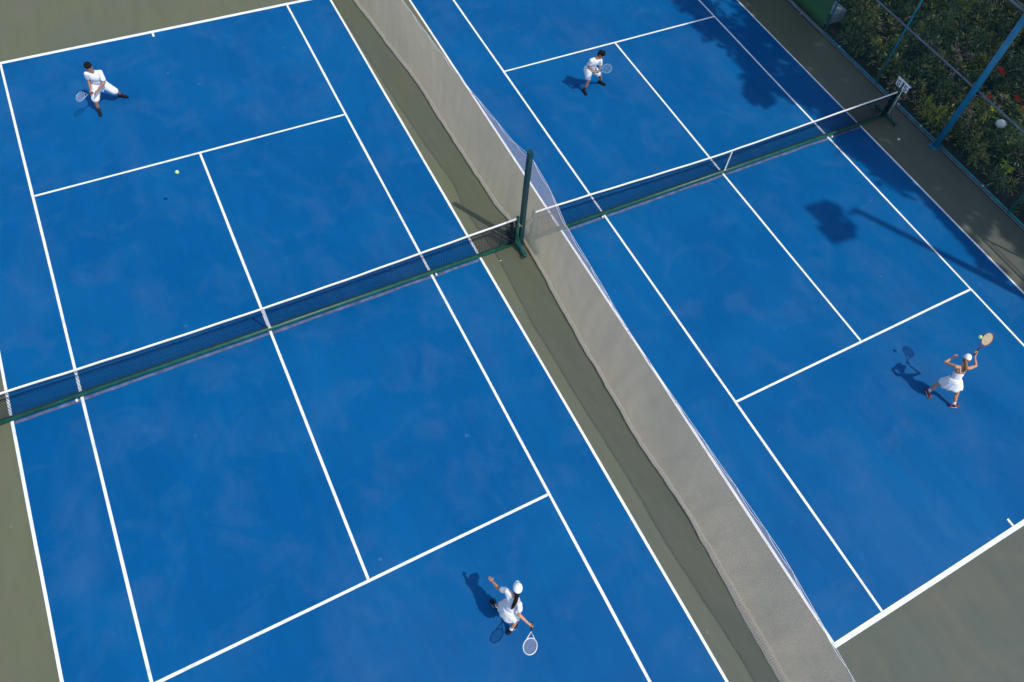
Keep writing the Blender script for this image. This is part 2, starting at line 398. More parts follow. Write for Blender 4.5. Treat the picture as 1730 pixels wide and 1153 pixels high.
def cur_pt(y, f):
    """f = 0 at the ground, 1 at the top"""
    z1 = interp(top_z, y) - scallop(y); xb = interp(hem_x, y); xt = top_x(y)
    n1 = noise.noise(Vector((y * .55, f * .5, 1.7))); n2 = noise.noise(Vector((y * 1.6 + f * 1.2, f * .6, 9.1))); n3 = noise.noise(Vector((y * 4.2 + f * 2.5, f * .4, 4.4)))
    calm = 1 - .9 * math.exp(-((y - .05) / .9) ** 2)
    env = calm * math.sin(math.pi * min(1, f * .85 + .1))
    x = lerp(xb, xt, f) + env * (.07 * n1 + .05 * n2 + .022 * n3) + calm * (1 - f) * (.010 * noise.noise(Vector((y * 1.3, 0, 3))) + .014 * noise.noise(Vector((y * 3.7, 0, 7))))
    return Vector((x, y + .04 * n2, max(.012, z1 * f + .012)))
root = empty('divider_curtain', (6.65, -.3, 0)); tag(root, 'long beige see-through mesh curtain hanging from a rope between the two blue courts', 'curtain')
ny, nf = 520, 22
b = MB(); y0c, y1c = -16.0, 14.5
vs = [cur_pt(lerp(y0c, y1c, i / ny), k / nf) for i in range(ny + 1) for k in range(nf + 1)]
b.add(vs, [(i * (nf + 1) + k, (i + 1) * (nf + 1) + k, (i + 1) * (nf + 1) + k + 1, i * (nf + 1) + k + 1) for i in range(ny) for k in range(nf)])
def add_uv(o, fn):
    me = o.data; uvl = me.uv_layers.new(name='uv')
    for lp in me.loops: uvl.data[lp.index].uv = fn(lp.vertex_index)
cu = b.build('curtain_mesh', M['curtain'], root, True)
add_uv(cu, lambda i: (lerp(y0c, y1c, (i // (nf + 1)) / ny), (i % (nf + 1)) / nf * 2.7))
# the gathered hem along the ground
b = MB(); nh = 8; vs = []
for i in range(ny + 1):
    y = lerp(y0c, y1c, i / ny)
    wdt = .06 + .03 * noise.noise(Vector((y * .8, 2, 2))) + (.09 * max(0, min(1, (-8.0 - y) / 3)))
    wdt *= 1 - .6 * math.exp(-((y - .05) / .8) ** 2)
    c = cur_pt(y, 0.0); q = cur_pt(y, .07)
    for k in range(nh + 1):
        f = k / nh; out = wdt * (1 - f)
        z = .02 + .05 * math.sin(math.pi * f) + .012 * noise.noise(Vector((y * 3.1, f * 3, 5))) + f * .11
        vs.append(Vector((lerp(c.x, q.x, f) - .012 - out - .03 * math.sin(math.pi * f), c.y, z)))
b.add(vs, [(i * (nh + 1) + k, (i + 1) * (nh + 1) + k, (i + 1) * (nh + 1) + k + 1, i * (nh + 1) + k + 1) for i in range(ny) for k in range(nh)])
he = b.build('hem', M['hem'], root, True)
add_uv(he, lambda i: (lerp(y0c, y1c, (i // (nh + 1)) / ny), (i % (nh + 1)) / nh * .2))
b = MB(); b.tube([cur_pt(lerp(y0c, y1c, i / ny), 1.0) for i in range(ny + 1)], .007, 4, False); b.build('top_edging', M['wire'], root)
b = MB(); b.tube([(top_x(y), y, interp(top_z, y) + .012) for y in [lerp(y0c, y1c, i / 200) for i in range(201)]], .0055, 5, False); b.build('rope', M['wire'], root)
for h in hooks:
    if -13 < h < 10:
        b = MB(); b.tube([(top_x(h), h, interp(top_z, h) + .02), (top_x(h) - .012, h, interp(top_z, h) - .03)], .010, 5); b.build('hook', M['wire'], root)
# its tall post
root = empty('curtain_post', (6.69, .13, 0)); tag(root, 'tall dark green square post holding up the mesh curtain beside the nets', 'post')
b = MB(); pts = [(6.69, .13, 0), (6.68, .13, 1.1), (6.685, .13, 2.2), (6.70, .13, 3.34)]
b.tube(pts, .082, 4); bevel(b.build('shaft', M['pole_green'], root), .008)
b = MB(); b.box((6.70, .13, 3.352), (.125, .125, .014)); b.build('cap', M['pole_green'], root)
b = MB(); b.box((6.69, .13, .008), (.17, .24, .016)); b.build('base_plate', M['pole_green'], root)

# ------------------------------------------------------------------ fence on the right
FX = 20.75
root = empty('chain_link_fence', (FX, -2, 0)); tag(root, 'tall teal pipe and chain link fence between the right court and the shrubs', 'fence')
FZ = 4.80
b = MB(); b.tube([(FX, -14.6, .07), (FX, 4.24, .07)], .036, 8); b.build('bottom_rail', M['fence_teal'], root, True)
b = MB(); b.tube([(FX, -14.6, 2.25), (FX, 4.2, 2.25)], .03, 8); b.build('middle_rail', M['fence_grey'], root, True)
b = MB(); b.tube([(FX, -14.6, FZ), (FX, 4.2, FZ)], .035, 8); b.build('top_rail', M['fence_grey'], root, True)
b = MB(); b.tube([(FX + .14, -14.6, FZ + .02), (FX + .14, 4.2, FZ + .02)], .02, 6); b.build('tension_wire_rail', M['fence_grey'], root, True)
for y in (1.45, -4.72, -7.8, -10.9, -14):
    b = MB(); b.tube([(FX, y, 0), (FX, y, FZ)], .034, 10); b.build('post', M['fence_teal'], root, True)
    b = MB()
for y in (-1.64, ):
    b = MB(); b.tube([(FX - .12, y, 0), (FX - .12, y, 5.04)], .095, 16)
    o = b.build('post', M['fence_blue'], root, True); o['label'] = 'thick bright blue post'
b = MB(); b.box((FX - .12, -1.64, .008), (.3, .3, .016)); b.build('base_plate', M['fence_blue'], root)
for y in (3.4, 0.3, -.8, -3.6, -6.1): 
    b = MB(); b.tube([(FX, y, .03), (FX, y, .115)], .046, 8); b.build('coupling', M['steel'], root, True)
# chain link wires
b = MB(); pitch = .075; Hh = FZ - .1; y0, y1 = -14.5, 4.2; k = y0 - Hh
def wire(b, p, q, r=.0011):
    b.tube([p, q], r, 3, False)
while k < y1:
    a0 = max(k, y0); a1 = min(k + Hh, y1)
    if a1 > a0:
        wire(b, (FX + .004, a0, .08 + (a0 - k)), (FX + .004, a1, .08 + (a1 - k)))
        wire(b, (FX - .004, a0, .08 + Hh - (a0 - k)), (FX - .004, a1, .08 + Hh - (a1 - k)))
    k += pitch
b.build('chain_link', M['fence_teal'], root)
# concrete curb strip
b = MB(); b.box((FX + .04, -2.5, -.03), (.14, 26, .10)); tag(b.build('kerb', M['concrete']), kind='structure')

# windscreened fence run beyond
root = empty('windscreen_fence', (FX, 7, 0)); tag(root, 'fence run covered with a green cloth windscreen at the far corner', 'fence')
b = MB(); vs = []; n1, n2 = 40, 10
for i in range(n1 + 1):
    y = lerp(4.36, 16, i / n1)
    for k in range(n2 + 1):
        z = lerp(.16, 3.2, k / n2); vs.append((FX - .02 + .05 * noise.noise(Vector((y * .9, z * .5, 2))) - .03 * math.sin(math.pi * k / n2), y, z))
b.add(vs, [(i * (n2 + 1) + k, (i + 1) * (n2 + 1) + k, (i + 1) * (n2 + 1) + k + 1, i * (n2 + 1) + k + 1) for i in range(n1) for k in range(n2)])
o = b.build('windscreen', M['screen'], root, True); md = o.modifiers.new('t', 'SOLIDIFY'); md.thickness = .006
for z, r in ((.05, .03), (3.2, .03)):
    b = MB(); b.tube([(FX - .06, 4.34, z), (FX - .06, 16, z)], r, 8); b.build('rail', M['fence_grey'], root, True)
for y in (4.30, 7.4, 10.5, 13.6):
    b = MB(); b.tube([(FX + .06, y, 0), (FX + .06, y, 3.25)], .034, 10); b.build('post', M['fence_teal'], root, True)
b = MB(); b.tube([(FX - .06, 4.34 + 1.1, .09), (FX - .16, 4.34 + 1.1, .02)], .014, 6); b.build('stake', M['steel'], root)
b = MB(); b.box((21.55, 5.35, .22), (.75, 1.5, .44)); o = bevel(b.build('concrete_plinth', M['concrete']), .02); tag(o, 'low grey concrete plinth behind the corner of the green windscreen', 'plinth')

# ------------------------------------------------------------------ vegetation
def leaf_mat(name, c1, c2, c3=None, rough=.55, tr=.25):
    m = bpy.data.materials.new(name); m.use_nodes = True; t = m.node_tree; p = t.nodes['Principled BSDF']
    g = t.nodes.new('ShaderNodeNewGeometry')
    st = [(0.0, c1), (0.6, c2)] + ([(0.93, c2), (.97, c3)] if c3 else [])
    r = ramp(t, g.outputs['Random Per Island'], st)
    t.links.new(r.outputs[0], p.inputs['Base Color']); p.inputs['Roughness'].default_value = .75; p.inputs['Specular IOR Level'].default_value = .12
    tl = t.nodes.new('ShaderNodeBsdfTranslucent'); t.links.new(r.outputs[0], tl.inputs[0])
    ms = t.nodes.new('ShaderNodeMixShader'); ms.inputs[0].default_value = tr
    t.links.new(p.outputs[0], ms.inputs[1]); t.links.new(tl.outputs[0], ms.inputs[2])
    t.links.new(ms.outputs[0], t.nodes['Material Output'].inputs[0]); return m
M['tleaf'] = leaf_mat('tree leaf', (0.14, 0.20, 0.05), (0.28, 0.34, 0.10), tr=.75)
M['leaf'] = leaf_mat('shrub leaf', (0.03, 0.036, 0.008), (0.27, 0.27, 0.07), (0.75, 0.60, 0.32))
M['leaf2'] = leaf_mat('fern leaf', (0.02, 0.045, 0.015), (0.17, 0.25, 0.09), (.6, .6, .35))
M['dead'] = leaf_mat('dry leaf', (0.10, 0.06, 0.03), (0.50, 0.38, 0.24), (0.9, 0.8, 0.62))
M['olv'] = leaf_mat('yellow green leaf', (0.20, 0.24, 0.03), (0.42, 0.40, 0.06), (.6, .55, .1))
M['deep'] = leaf_mat('deep green leaf', (0.012, 0.022, 0.006), (0.10, 0.13, 0.035), (.4, .36, .22))
M['lime'] = leaf_mat('lime leaf', (0.26, 0.42, 0.03), (0.48, 0.62, 0.06), (.7, .75, .12))
M['red'] = leaf_mat('red bract', (0.50, 0.015, 0.01), (0.70, 0.03, 0.015))
M['stem'] = mat('brown stem', (.10, .07, .04), .8)
def blade(b, p, d, up, L, wd, droop=.3, seg=3):
    d = d.normalized(); s = d.cross(up)
    if s.length < 1e-3: s = Vector((1, 0, 0))
    s.normalize(); vs = []; cur = Vector(p); dd = d.copy()
    prof = [.35, 1, .75, 0.06] if seg == 3 else [.5, 1, .08]
    for i in range(seg + 1):
        w_ = wd * prof[i]; vs += [cur - s * w_, cur + s * w_]
        cur = cur + dd * (L / seg); dd = (dd - Vector((0, 0, 1)) * droop).normalized()
    b.add(vs, [(2 * i, 2 * i + 1, 2 * i + 3, 2 * i + 2) for i in range(seg)])
def rdir(rng, zlo=-1, zhi=1):
    z = rng.uniform(zlo, zhi); a = rng.uniform(0, 2 * math.pi); r = math.sqrt(1 - z * z); return Vector((r * math.cos(a), r * math.sin(a), z))
# undergrowth: mounds of strappy and broad leaves, uneven
rng = random.Random(3)
mb = {k: MB() for k in ('leaf', 'leaf2', 'dead', 'olv')}
ug = MB(); keys = ['leaf', 'leaf2', 'dead', 'olv', 'deep']
clumps = []
def kindat(x, y):
    n = noise.noise(Vector((x * .55, y * .55, 20))) + .45 * rng.uniform(-1, 1); n2 = noise.noise(Vector((x * .8, y * .8, 40))) + .4 * rng.uniform(-1, 1)
    if n2 > .50: return 3
    if n > .22: return 1
    if n < -.50 or rng.random() < .045: return 2
    return 4 if rng.random() < .45 else 0
for i in range(1500):
    if i < 1150: x = 21.0 + rng.random() * 9.6; y = rng.uniform(-6.8, 6.8)
    else: x = 21.0 + rng.random() * 12; y = rng.uniform(-12, 10)
    if 21.0 < x < 22.1 and 4.4 < y < 6.3: continue
    if (x - 22.95) ** 2 + (y + 2.0) ** 2 < .14: continue
    if any((x - px) ** 2 + (y - py) ** 2 < .16 for px, py in ((24.95, .20), (24.35, .22), (24.05, -.66), (24.5, -1.5), (23.35, -1.62), (21.9, -3.35), (24.2, 2.9))): continue
    r_ = rng.uniform(.12, .34) * (1 + .5 * noise.noise(Vector((x, y, 3)))); h_ = r_ * rng.uniform(1.0, 2.8)
    e = min(1, (x - 20.9) / .6); r_ = min(r_, max(.08, (x - 20.88)))
    k = kindat(x, y); ug.m = k
    z0 = max(0, .10 * noise.noise(Vector((x * .6, y * .6, 8))))
    big = rng.uniform(.8, 1.5); nl = int(26 + 230 * r_ * r_ * 2.2)
    if k == 1: nl = int(nl * 1.1)
    for _ in range(nl):
        d = rdir(rng, .02, 1.0); p = Vector((x + d.x * r_, y + d.y * r_, z0 + .04 + d.z * h_ * rng.uniform(.72, 1.05)))
        dd = (Vector((d.x, d.y, d.z * .6)) + rdir(rng) * .75)
        if k == 2: blade(ug, p, dd, Vector((0, 0, 1)), rng.uniform(.05, .12) * big, rng.uniform(.012, .030), .2, 2)
        elif k == 1: blade(ug, p, dd, Vector((0, 0, 1)), rng.uniform(.10, .22) * big, rng.uniform(.008, .014), .35, 2)
        elif k == 3: blade(ug, p, dd + Vector((0, 0, .5)), Vector((0, 0, 1)), rng.uniform(.12, .26) * big, rng.uniform(.010, .020), .4, 3)
        else: blade(ug, p, dd, Vector((0, 0, 1)), rng.uniform(.07, .16) * big, rng.uniform(.018, .038) * big, .3, 2)
o = ug.build('undergrowth', [M[k] for k in keys]); tag(o, 'dark green leafy ground cover with dry leaves beyond the fence', 'ground cover', kind='stuff')
def plant(name, x, y, h, n, leafm, label, cat, group=None, bract=0, L=(.12, .22), wd=(.02, .04), seed=1):
    rg = random.Random(seed); z0 = 0
    root = empty(name, (x, y, z0)); tag(root, label, cat, group)
    b = MB(); tips = []
    for i in range(max(3, n // 14)):
        d = rdir(rg, .55, .95); t = Vector((x, y, 0)) + d * h * rg.uniform(.75, 1.1); tips.append(t)
        b.tube([(x, y, 0), Vector((x, y, 0)).lerp(t, .5) + Vector((0, 0, .03)), t], [.014, .01, .006], 5, False)
    b.build('stem', M['stem'], root)
    b = MB()
    for i in range(n):
        t = rg.choice(tips); f = rg.uniform(.45, 1.0); p = Vector((x, y, 0)).lerp(t, f)
        blade(b, p, rdir(rg, -.1, .7), Vector((0, 0, 1)), rg.uniform(*L), rg.uniform(*wd), .3)
    b.build('foliage', M[leafm], root)
    for t in tips[:bract]:
        b = MB()
        for k in range(9): 
            a = k * 2 * math.pi / 9 + rg.uniform(-.2, .2); blade(b, t + Vector((0, 0, .02)), Vector((math.cos(a), math.sin(a), rg.uniform(.1, .5))), Vector((0, 0, 1)), rg.uniform(.12, .20), .040, .25)
        b.build('flower', M['red'], root)
plant('flowering_shrub', 24.95, .20, .55, 46, 'leaf', 'shrub with the brightest red flower cluster, upper one near the frame edge', 'shrub', 'red flowering shrubs beyond the fence', 2, seed=5)
plant('flowering_shrub', 24.35, .22, .42, 30, 'leaf', 'shrub with a small dull red flower right beside the thick blue post', 'shrub', 'red flowering shrubs beyond the fence', 1, seed=8)
plant('flowering_shrub', 24.05, -.66, .5, 46, 'lime', 'lime green shrub with small red flower tips, above the white garden lamp', 'shrub', 'red flowering shrubs beyond the fence', 1, seed=11)
plant('flowering_shrub', 24.5, -1.50, .6, 50, 'leaf', 'shrub with wide dark red flower heads at the edge of the frame', 'shrub', 'red flowering shrubs beyond the fence', 3, seed=14)
plant('lime_shrub', 23.35, -1.62, .5, 60, 'lime', 'bright lime green leafy shrub just beside the white garden lamp', 'shrub', seed=21)
plant('lime_shrub', 21.9, -3.35, .4, 34, 'lime', 'low lime green shrub in front of the white lamp, towards the fence', 'shrub', seed=24)
plant('yellow_shrub', 24.2, 2.9, .45, 40, 'olv', 'small yellow green plant where the thin post crosses the middle rail', 'shrub', seed=28)
plant('yellow_shrub', 22.1, 2.9, .5, 70, 'olv', 'yellow green tufted plant close behind the bottom rail', 'shrub', L=(.15, .3), seed=31)
plant('strap_leaf_plant', 22.6, 3.9, .6, 70, 'olv', 'tall olive tufted plant near the grey plinth', 'plant', L=(.2, .38), seed=33)

# garden lamp
gx, gy = 22.95, -2.0
root = empty('garden_lamp', (gx, gy, 0)); tag(root, 'round white garden lamp standing among dark shrubs behind the fence', 'lamp')
b = MB(); b.tube([(gx, gy, 0), (gx, gy, .36)], .03, 10); b.build('stem', M['fence_grey'], root, True)
b = MB(); b.tube([(gx, gy, .33), (gx, gy, .36)], .075, 16); b.build('collar', M['fence_grey'], root)
b = MB(); b.ell((gx, gy, .47), (.165, .165, .13), None, 28, 16); b.build('globe', M['globe'], root, True)

# ------------------------------------------------------------------ trees (outside the frame; they shade the right side)
rng = random.Random(12)
def shp(gx_, gy_, h): return Vector((gx_ + .32 * h, gy_ - .57 * h, h))
blobs = [(17.35, 8.3, 1.0), (17.2, 7.2, .75), (17.35, 5.75, 1.0), (17.75, 4.6, 1.0), (17.4, 3.9, .75), (16.45, 2.45, .5), (17.0, 3.1, .7), (17.9, 2.6, .9), (18.55, 1.2, .95), (18.45, .0, .85), (18.5, -1.2, .85), (18.6, -2.1, .95), (18.35, -.6, .9), (18.2, 2.0, .8), (19.2, .4, 1.1), (19.6, -1.8, 1.1), (20.3, -3.2, 1.0), (19.6, 2.0, 1.1), (19.3, 4.0, 1.2), (19.4, 6.0, 1.2), (20.3, 5.0, 1.1), (20.4, 3.0, 1.1), (19.4, 8, 1.2), (20.2, -.2, 1.1), (20.5, 7, 1.1),
         (19.5, -3.0, .75), (19.95, -4.1, .8), (20.9, -4.9, .6), (19.15, -4.0, .42), (18.75, -4.9, .28), (21.3, -6.2, .7), (19.6, -7.9, .8), (19.05, -7.3, .38), (20.6, -7.9, 1.1), (18.75, -6.3, .22)]
for gy_ in range(-9, 13, 2):
    for gx_ in (19.4, 21.2, 23.0, 24.8, 26.6, 28.4, 30.2):
        if gx_ < 20 and gy_ < 0: continue
        if gx_ < 22 and -7.5 < gy_ <= -5: continue
        blobs.append((gx_ + rng.uniform(-.3, .3), gy_ + rng.uniform(-.3, .3), 1.55 if gx_ > 21 else 1.2))
blobs += [(18.95, -3.3, .32), (18.85, -3.75, .26), (18.75, -4.3, .25), (18.66, -5.4, .22), (18.6, -5.9, .22), (20.4, -4.6, .55), (19.45, -4.75, .3), (20.25, -5.4, .5), (20.3, -6.2, .55), (20.1, -7.0, .55), (19.4, -7.15, .35), (18.9, -7.9, .4), (20.6, -1.2, 1.4), (20.7, 1.4, 1.2), (20.9, -3.6, 1.2), (20.2, .6, 1.2), (22, -6.3, 1.0)]
trees = [((23.6, -7.4), 'broad leafy tree leaning over the fence beside the floodlight mast'), ((26.8, -4.6), 'second broad leafy tree, standing further back behind the fence'), ((30.2, -2.0), 'rearmost broad leafy tree beyond the shrubs'),
         ((24.6, 10.2), 'leafy tree behind the far corner windscreen'), ((29.5, 8.4), 'tall leafy tree beyond the far corner')]
crown_of = {i: [] for i in range(len(trees))}
for gx_, gy_, r_ in blobs:
    h = rng.uniform(9.6, 11.8); c = shp(gx_, gy_, h)
    i = min(range(len(trees)), key=lambda k: (Vector(trees[k][0][:2]) - c.xy).length)
    crown_of[i].append((c, r_))
for i, ((tx, ty), lab) in enumerate(trees):
    root = empty('broadleaf_tree', (tx, ty, 0)); tag(root, lab, 'tree', 'leafy trees beyond the fence')
    cs = crown_of[i]
    if not cs: cs = [(Vector((tx, ty, 8)), 1.5)]
    b = MB(); fork = Vector((tx, ty, 5.6)); cen = sum((c for c, _ in cs), Vector()) / len(cs); fork = fork.lerp(cen, .12)
    b.tube([(tx, ty, -.1), (tx + .05, ty, 1.5), Vector((tx, ty, 3)).lerp(fork, .4), fork], [.34, .27, .23, .2], 12)
    for c, r_ in cs:
        if r_ < .9: continue
        mid = fork.lerp(c, .5) + Vector((rng.uniform(-.3, .3), rng.uniform(-.3, .3), .5)); b.tube([fork, mid, c], [.13, .07, .025], 6, False)
    b.build('trunk', M['bark'], root, True)
    b = MB()
    for c, r_ in cs:
        n_ = int((260 if c.x < 22.6 else 150) * r_ * r_ + 50)
        for _ in range(n_):
            d = rdir(rng); p = c + Vector((d.x, d.y, d.z * .75)) * r_ * (rng.random() ** .4) * rng.uniform(.8, 1.12)
            for _ in range(2): blade(b, p, rdir(rng, -.5, .5), rdir(rng), rng.uniform(.16, .28), rng.uniform(.05, .085), .2, 2)
    b.build('crown', M['tleaf'], root)

# ------------------------------------------------------------------ floodlight mast (outside the frame; its shadow falls on the court)
HM = 13.4
pt = shp(16.30, -2.70, HM); base = Vector((pt.x, pt.y, 0))
root = empty('floodlight_mast', tuple(base)); tag(root, 'tall mast with two floodlights standing beside the right fence', 'floodlight')
b = MB(); b.tube([base, base + Vector((0, 0, HM))], [.16, .095], 14); b.build('mast', M['steel'], root, True)
a1 = shp(15.95, -2.78, HM); a2 = shp(15.75, -2.75, HM)
b = MB(); b.tube([pt, a1], .06, 8); b.tube([shp(15.7, -2.35, HM), shp(15.85, -3.25, HM)], .07, 8); b.build('arm', M['steel'], root)
for (hx_, hy_) in ((15.36, -2.38), (15.22, -3.13)):
    c = shp(hx_, hy_, HM - .1)
    q = Quaternion((0, 0, 1), R(6)) @ Quaternion((0, 1, 0), R(18)); rm = q.to_matrix()
    b = MB(); b.box(c, (.86, .68, .22), rm); b.box(c + rm @ Vector((.46, 0, .02)), (.2, .3, .18), rm)
    hd = bevel(b.build('lamp_head', M['lampblack'], root), .03)
    b = MB(); b.box(c + rm @ Vector((0, 0, -.112)), (.66, .52, .01), rm); b.build('glass', M['glass'], hd)

# ------------------------------------------------------------------ balls
def ball(p, label):
    b = MB(); b.ell(p, (.045, .045, .045), None, 20, 12); root = b.build('tennis_ball', M['ball'], None, True); tag(root, label, 'ball', 'tennis balls in play')
    # re-centre
    me = root.data
    for v in me.vertices: v.co -= Vector(p)
    root.location = p
    b = MB(); pts = []
    for k in range(40):
        a = 2 * math.pi * k / 40; q = Vector((math.cos(a) + .45 * math.cos(3 * a), math.sin(a) - .45 * math.sin(3 * a), 1.35 * math.cos(2 * a) * 0 + .9 * math.sin(2 * a)))
        pts.append(Vector(p) + q.normalized() * .0452)
    b.tube(pts, .0022, 5, closed=True); b.build('seam', M['tape'], root)
ball((-0.64, 4.10, 1.75), 'yellow green ball flying low over the left court service box')
ball((14.63, -8.02, 1.88), 'yellow green ball just left of the raised tan racket head')

def scrap(x, y, r, name, label, cat, m, seed):
    rg = random.Random(seed); b = MB(); n = 7; pts = []
    for k in range(n):
        a = 2 * math.pi * k / n; q = r * rg.uniform(.6, 1.1); pts.append((x + q * math.cos(a), y + q * .6 * math.sin(a), .010 + rg.uniform(0, .012)))
    b.add([(x, y, .03)] + pts + [(px, py, pz - .003) for px, py, pz in pts], [(0, 1 + k, 1 + (k + 1) % n) for k in range(n)] + [(1 + k, 1 + n + k, 1 + n + (k + 1) % n, 1 + (k + 1) % n) for k in range(n)] + [tuple(range(2 * n, n, -1))])
    tag(b.build(name, m), label, cat)
scrap(19.67, -.93, .07, 'paper_scrap', 'small pale paper scrap on the shaded border between net end and blue post', 'scrap', M['tape'], 1)
scrap(5.93, -.22, .035, 'fallen_leaf', 'tiny pale dry leaf on the olive ground by the near net foot', 'leaf', M['ball'], 4)

# ------------------------------------------------------------------ people
M['skinl'] = mat('light tan skin', (0.55, 0.26, 0.145), .5, var=.06, scale=12)
M['skind'] = mat('brown skin', (0.34, 0.165, 0.10), .5, var=.08, scale=12)
M['eye'] = mat('dark eye', (.02, .015, .012), .3)
M['lip'] = mat('lip', (.36, .12, .10), .5)
M['hairb'] = mat('black hair', (.008, .006, .006), .85, spec=.2)
M['hairn'] = mat('brown hair', (.24, .11, .035), .5, var=.3, scale=30, bump=.6, bscale=120)
M['cloth'] = mat('white sports cloth', (.80, .80, .83), .85, var=.03, scale=8, bump=.25, bscale=90)
M['cap'] = mat('white cap cloth', (.84, .85, .85), .8)
M['sock'] = mat('dark sock', (.03, .03, .035), .9)
M['sockw'] = mat('white sock', (.75, .75, .75), .9)
M['shoeb'] = mat('black shoe', (.010, .010, .014), .8, spec=.2)
M['sole'] = mat('white shoe sole', (.75, .74, .74), .6)
M['shoer'] = mat('red shoe upper', (.14, .018, .03), .6)
M['shoebr'] = mat('dark brown shoe upper', (.09, .035, .03), .6)
M['grip'] = mat('black racket grip', (.015, .015, .015), .8)

def cone(b, p, q, r0, r1, n=14):
    """rounded tapered limb"""
    p = Vector(p); q = Vector(q); L = (q - p).length
    if L < 1e-4: return
    t = (q - p) / L; pts = []; rr = []
    for k in range(5):
        a = math.pi / 2 * (1 - k / 5); pts.append(p - t * r0 * math.sin(a)); rr.append(max(.001, r0 * math.cos(a)))
    pts.append(p); rr.append(r0); pts.append(q); rr.append(r1)
    for k in range(1, 6):
        a = math.pi / 2 * k / 5; pts.append(q + t * r1 * math.sin(a)); rr.append(max(.001, r1 * math.cos(a)))
    b.tube(pts, rr, n)
def limb(b, p, q, prof):
    """prof: (t, r) along the limb; adds rounded ends"""
    p = Vector(p); q = Vector(q)
    for (t0, r0), (t1, r1) in zip(prof, prof[1:]): cone(b, p.lerp(q, t0), p.lerp(q, t1), r0, r1)
def fused(b, name, mats, parent, voxel=.008, smooth=3, wrinkle=0.0, paint=None, wscale=14):
    """union of the overlapping solids into one continuous skin"""
    tmp = b.build('tmp', mats[0]); md = tmp.modifiers.new('r', 'REMESH'); md.mode = 'VOXEL'; md.voxel_size = voxel; md.use_smooth_shade = True
    if smooth: sm = tmp.modifiers.new('s', 'SMOOTH'); sm.iterations = smooth; sm.factor = .5
    dg = bpy.context.evaluated_depsgraph_get(); dg.update()
    me = bpy.data.meshes.new_from_object(tmp.evaluated_get(dg)); bpy.data.objects.remove(tmp)
    me.name = name
    me.materials.clear()
    for m in mats: me.materials.append(m)
    if wrinkle:
        nn = [v.normal.copy() for v in me.vertices]
        for v, n_ in zip(me.vertices, nn):
            c = v.co; d = noise.noise(Vector((c.x * wscale, c.y * wscale, c.z * wscale * .45))) + .6 * noise.noise(Vector((c.x * wscale * 2.2, c.y * wscale * 2.2, c.z * wscale)))
            v.co = c + n_ * wrinkle * d
    if paint:
        for p in me.polygons: p.material_index = paint(p.center)
    me.polygons.foreach_set('use_smooth', [True] * len(me.polygons))
    par = parent_world(parent)
    for v in me.vertices: v.co -= par
    me.update()
    o = bpy.data.objects.new(name, me); C.objects.link(o); o.parent = parent
    return o
def frame(fwd, up):
    u = Vector(up).normalized(); f = Vector(fwd); f = (f - u * f.dot(u)).normalized(); r = f.cross(u)     # right of the person
    return r, f, u
def rotm(r, f, u): return Matrix((r, f, u)).transposed()

def open_hand(b, wr, d, nrm, side, spread=.12, curl=.35, k=1.0):
    """relaxed hand: palm, four bent fingers of different length, a thumb from the side of the palm"""
    d = d.normalized(); nrm = (nrm - d * nrm.dot(d)).normalized(); s = d.cross(nrm) * side      # s points to the thumb side
    c = wr + d * .048 * k
    b.ell(c, (.040 * k, .052 * k, .017 * k), rotm(s, d, nrm), 12, 8); cone(b, wr - d * .02, c, .024 * k, .022 * k, 10)
    for i, (ln, off) in enumerate(((.070, .027), (.079, .009), (.073, -.010), (.058, -.028))):
        base = wr + d * (.085 - abs(i - 1.2) * .004) * k + s * off * k; dd = (d + s * (off * spread * 30) * .3).normalized(); p = base
        for j, fr in enumerate((.45, .32, .23)):
            q = p + dd * ln * fr * k; cone(b, p, q, (.0095 - .001 * j) * k, (.0088 - .001 * j) * k, 8); p = q; dd = (dd - nrm * curl * (1 + .2 * i)).normalized()
    p = wr + d * .028 * k + s * .032 * k; dd = (d * .75 + s * .75 - nrm * .2).normalized()
    for j, ln in enumerate((.034, .028)):
        q = p + dd * ln * k; cone(b, p, q, .0115 * k, .0095 * k, 8); p = q; dd = (dd + d * .5 - nrm * .2).normalized()
def grip_hand(b, wr, c, axis, k=1.0, thumbsign=1):
    """hand closed round a handle of radius 16 mm passing through c along axis"""
    a = axis.normalized(); w_ = wr - c; w_ = (w_ - a * w_.dot(a))
    if w_.length < 1e-3: w_ = a.orthogonal()
    w_.normalize(); v = a.cross(w_) * thumbsign
    pc = c + w_ * .034 + v * .004
    b.ell(pc, (.042 * k, .040 * k, .018 * k), rotm(a, v, w_), 12, 8); cone(b, wr, pc, .024 * k, .026 * k, 10)
    for i, (rr, tot) in enumerate(((.0095, 3.6), (.0098, 3.9), (.0095, 3.8), (.0085, 3.4))):
        o_ = (1.5 - i) * .0205 * k; prev = None
        for j in range(7):
            an = .35 + tot * j / 6; rad = .0265
            p = c + a * o_ + (w_ * math.cos(an) + v * math.sin(an)) * rad
            if prev is not None: cone(b, prev, p, rr * k, rr * .96 * k, 8)
            prev = p
    prev = pc + a * .034 * k - v * .012
    for j in range(4):
        an = -.5 - 1.9 * j / 3; p = c + a * (.030 + .014 * math.sin(j)) * k + (w_ * math.cos(an) + v * math.sin(an)) * .028
        cone(b, prev, p, .0115 * k, .010 * k, 8); prev = p

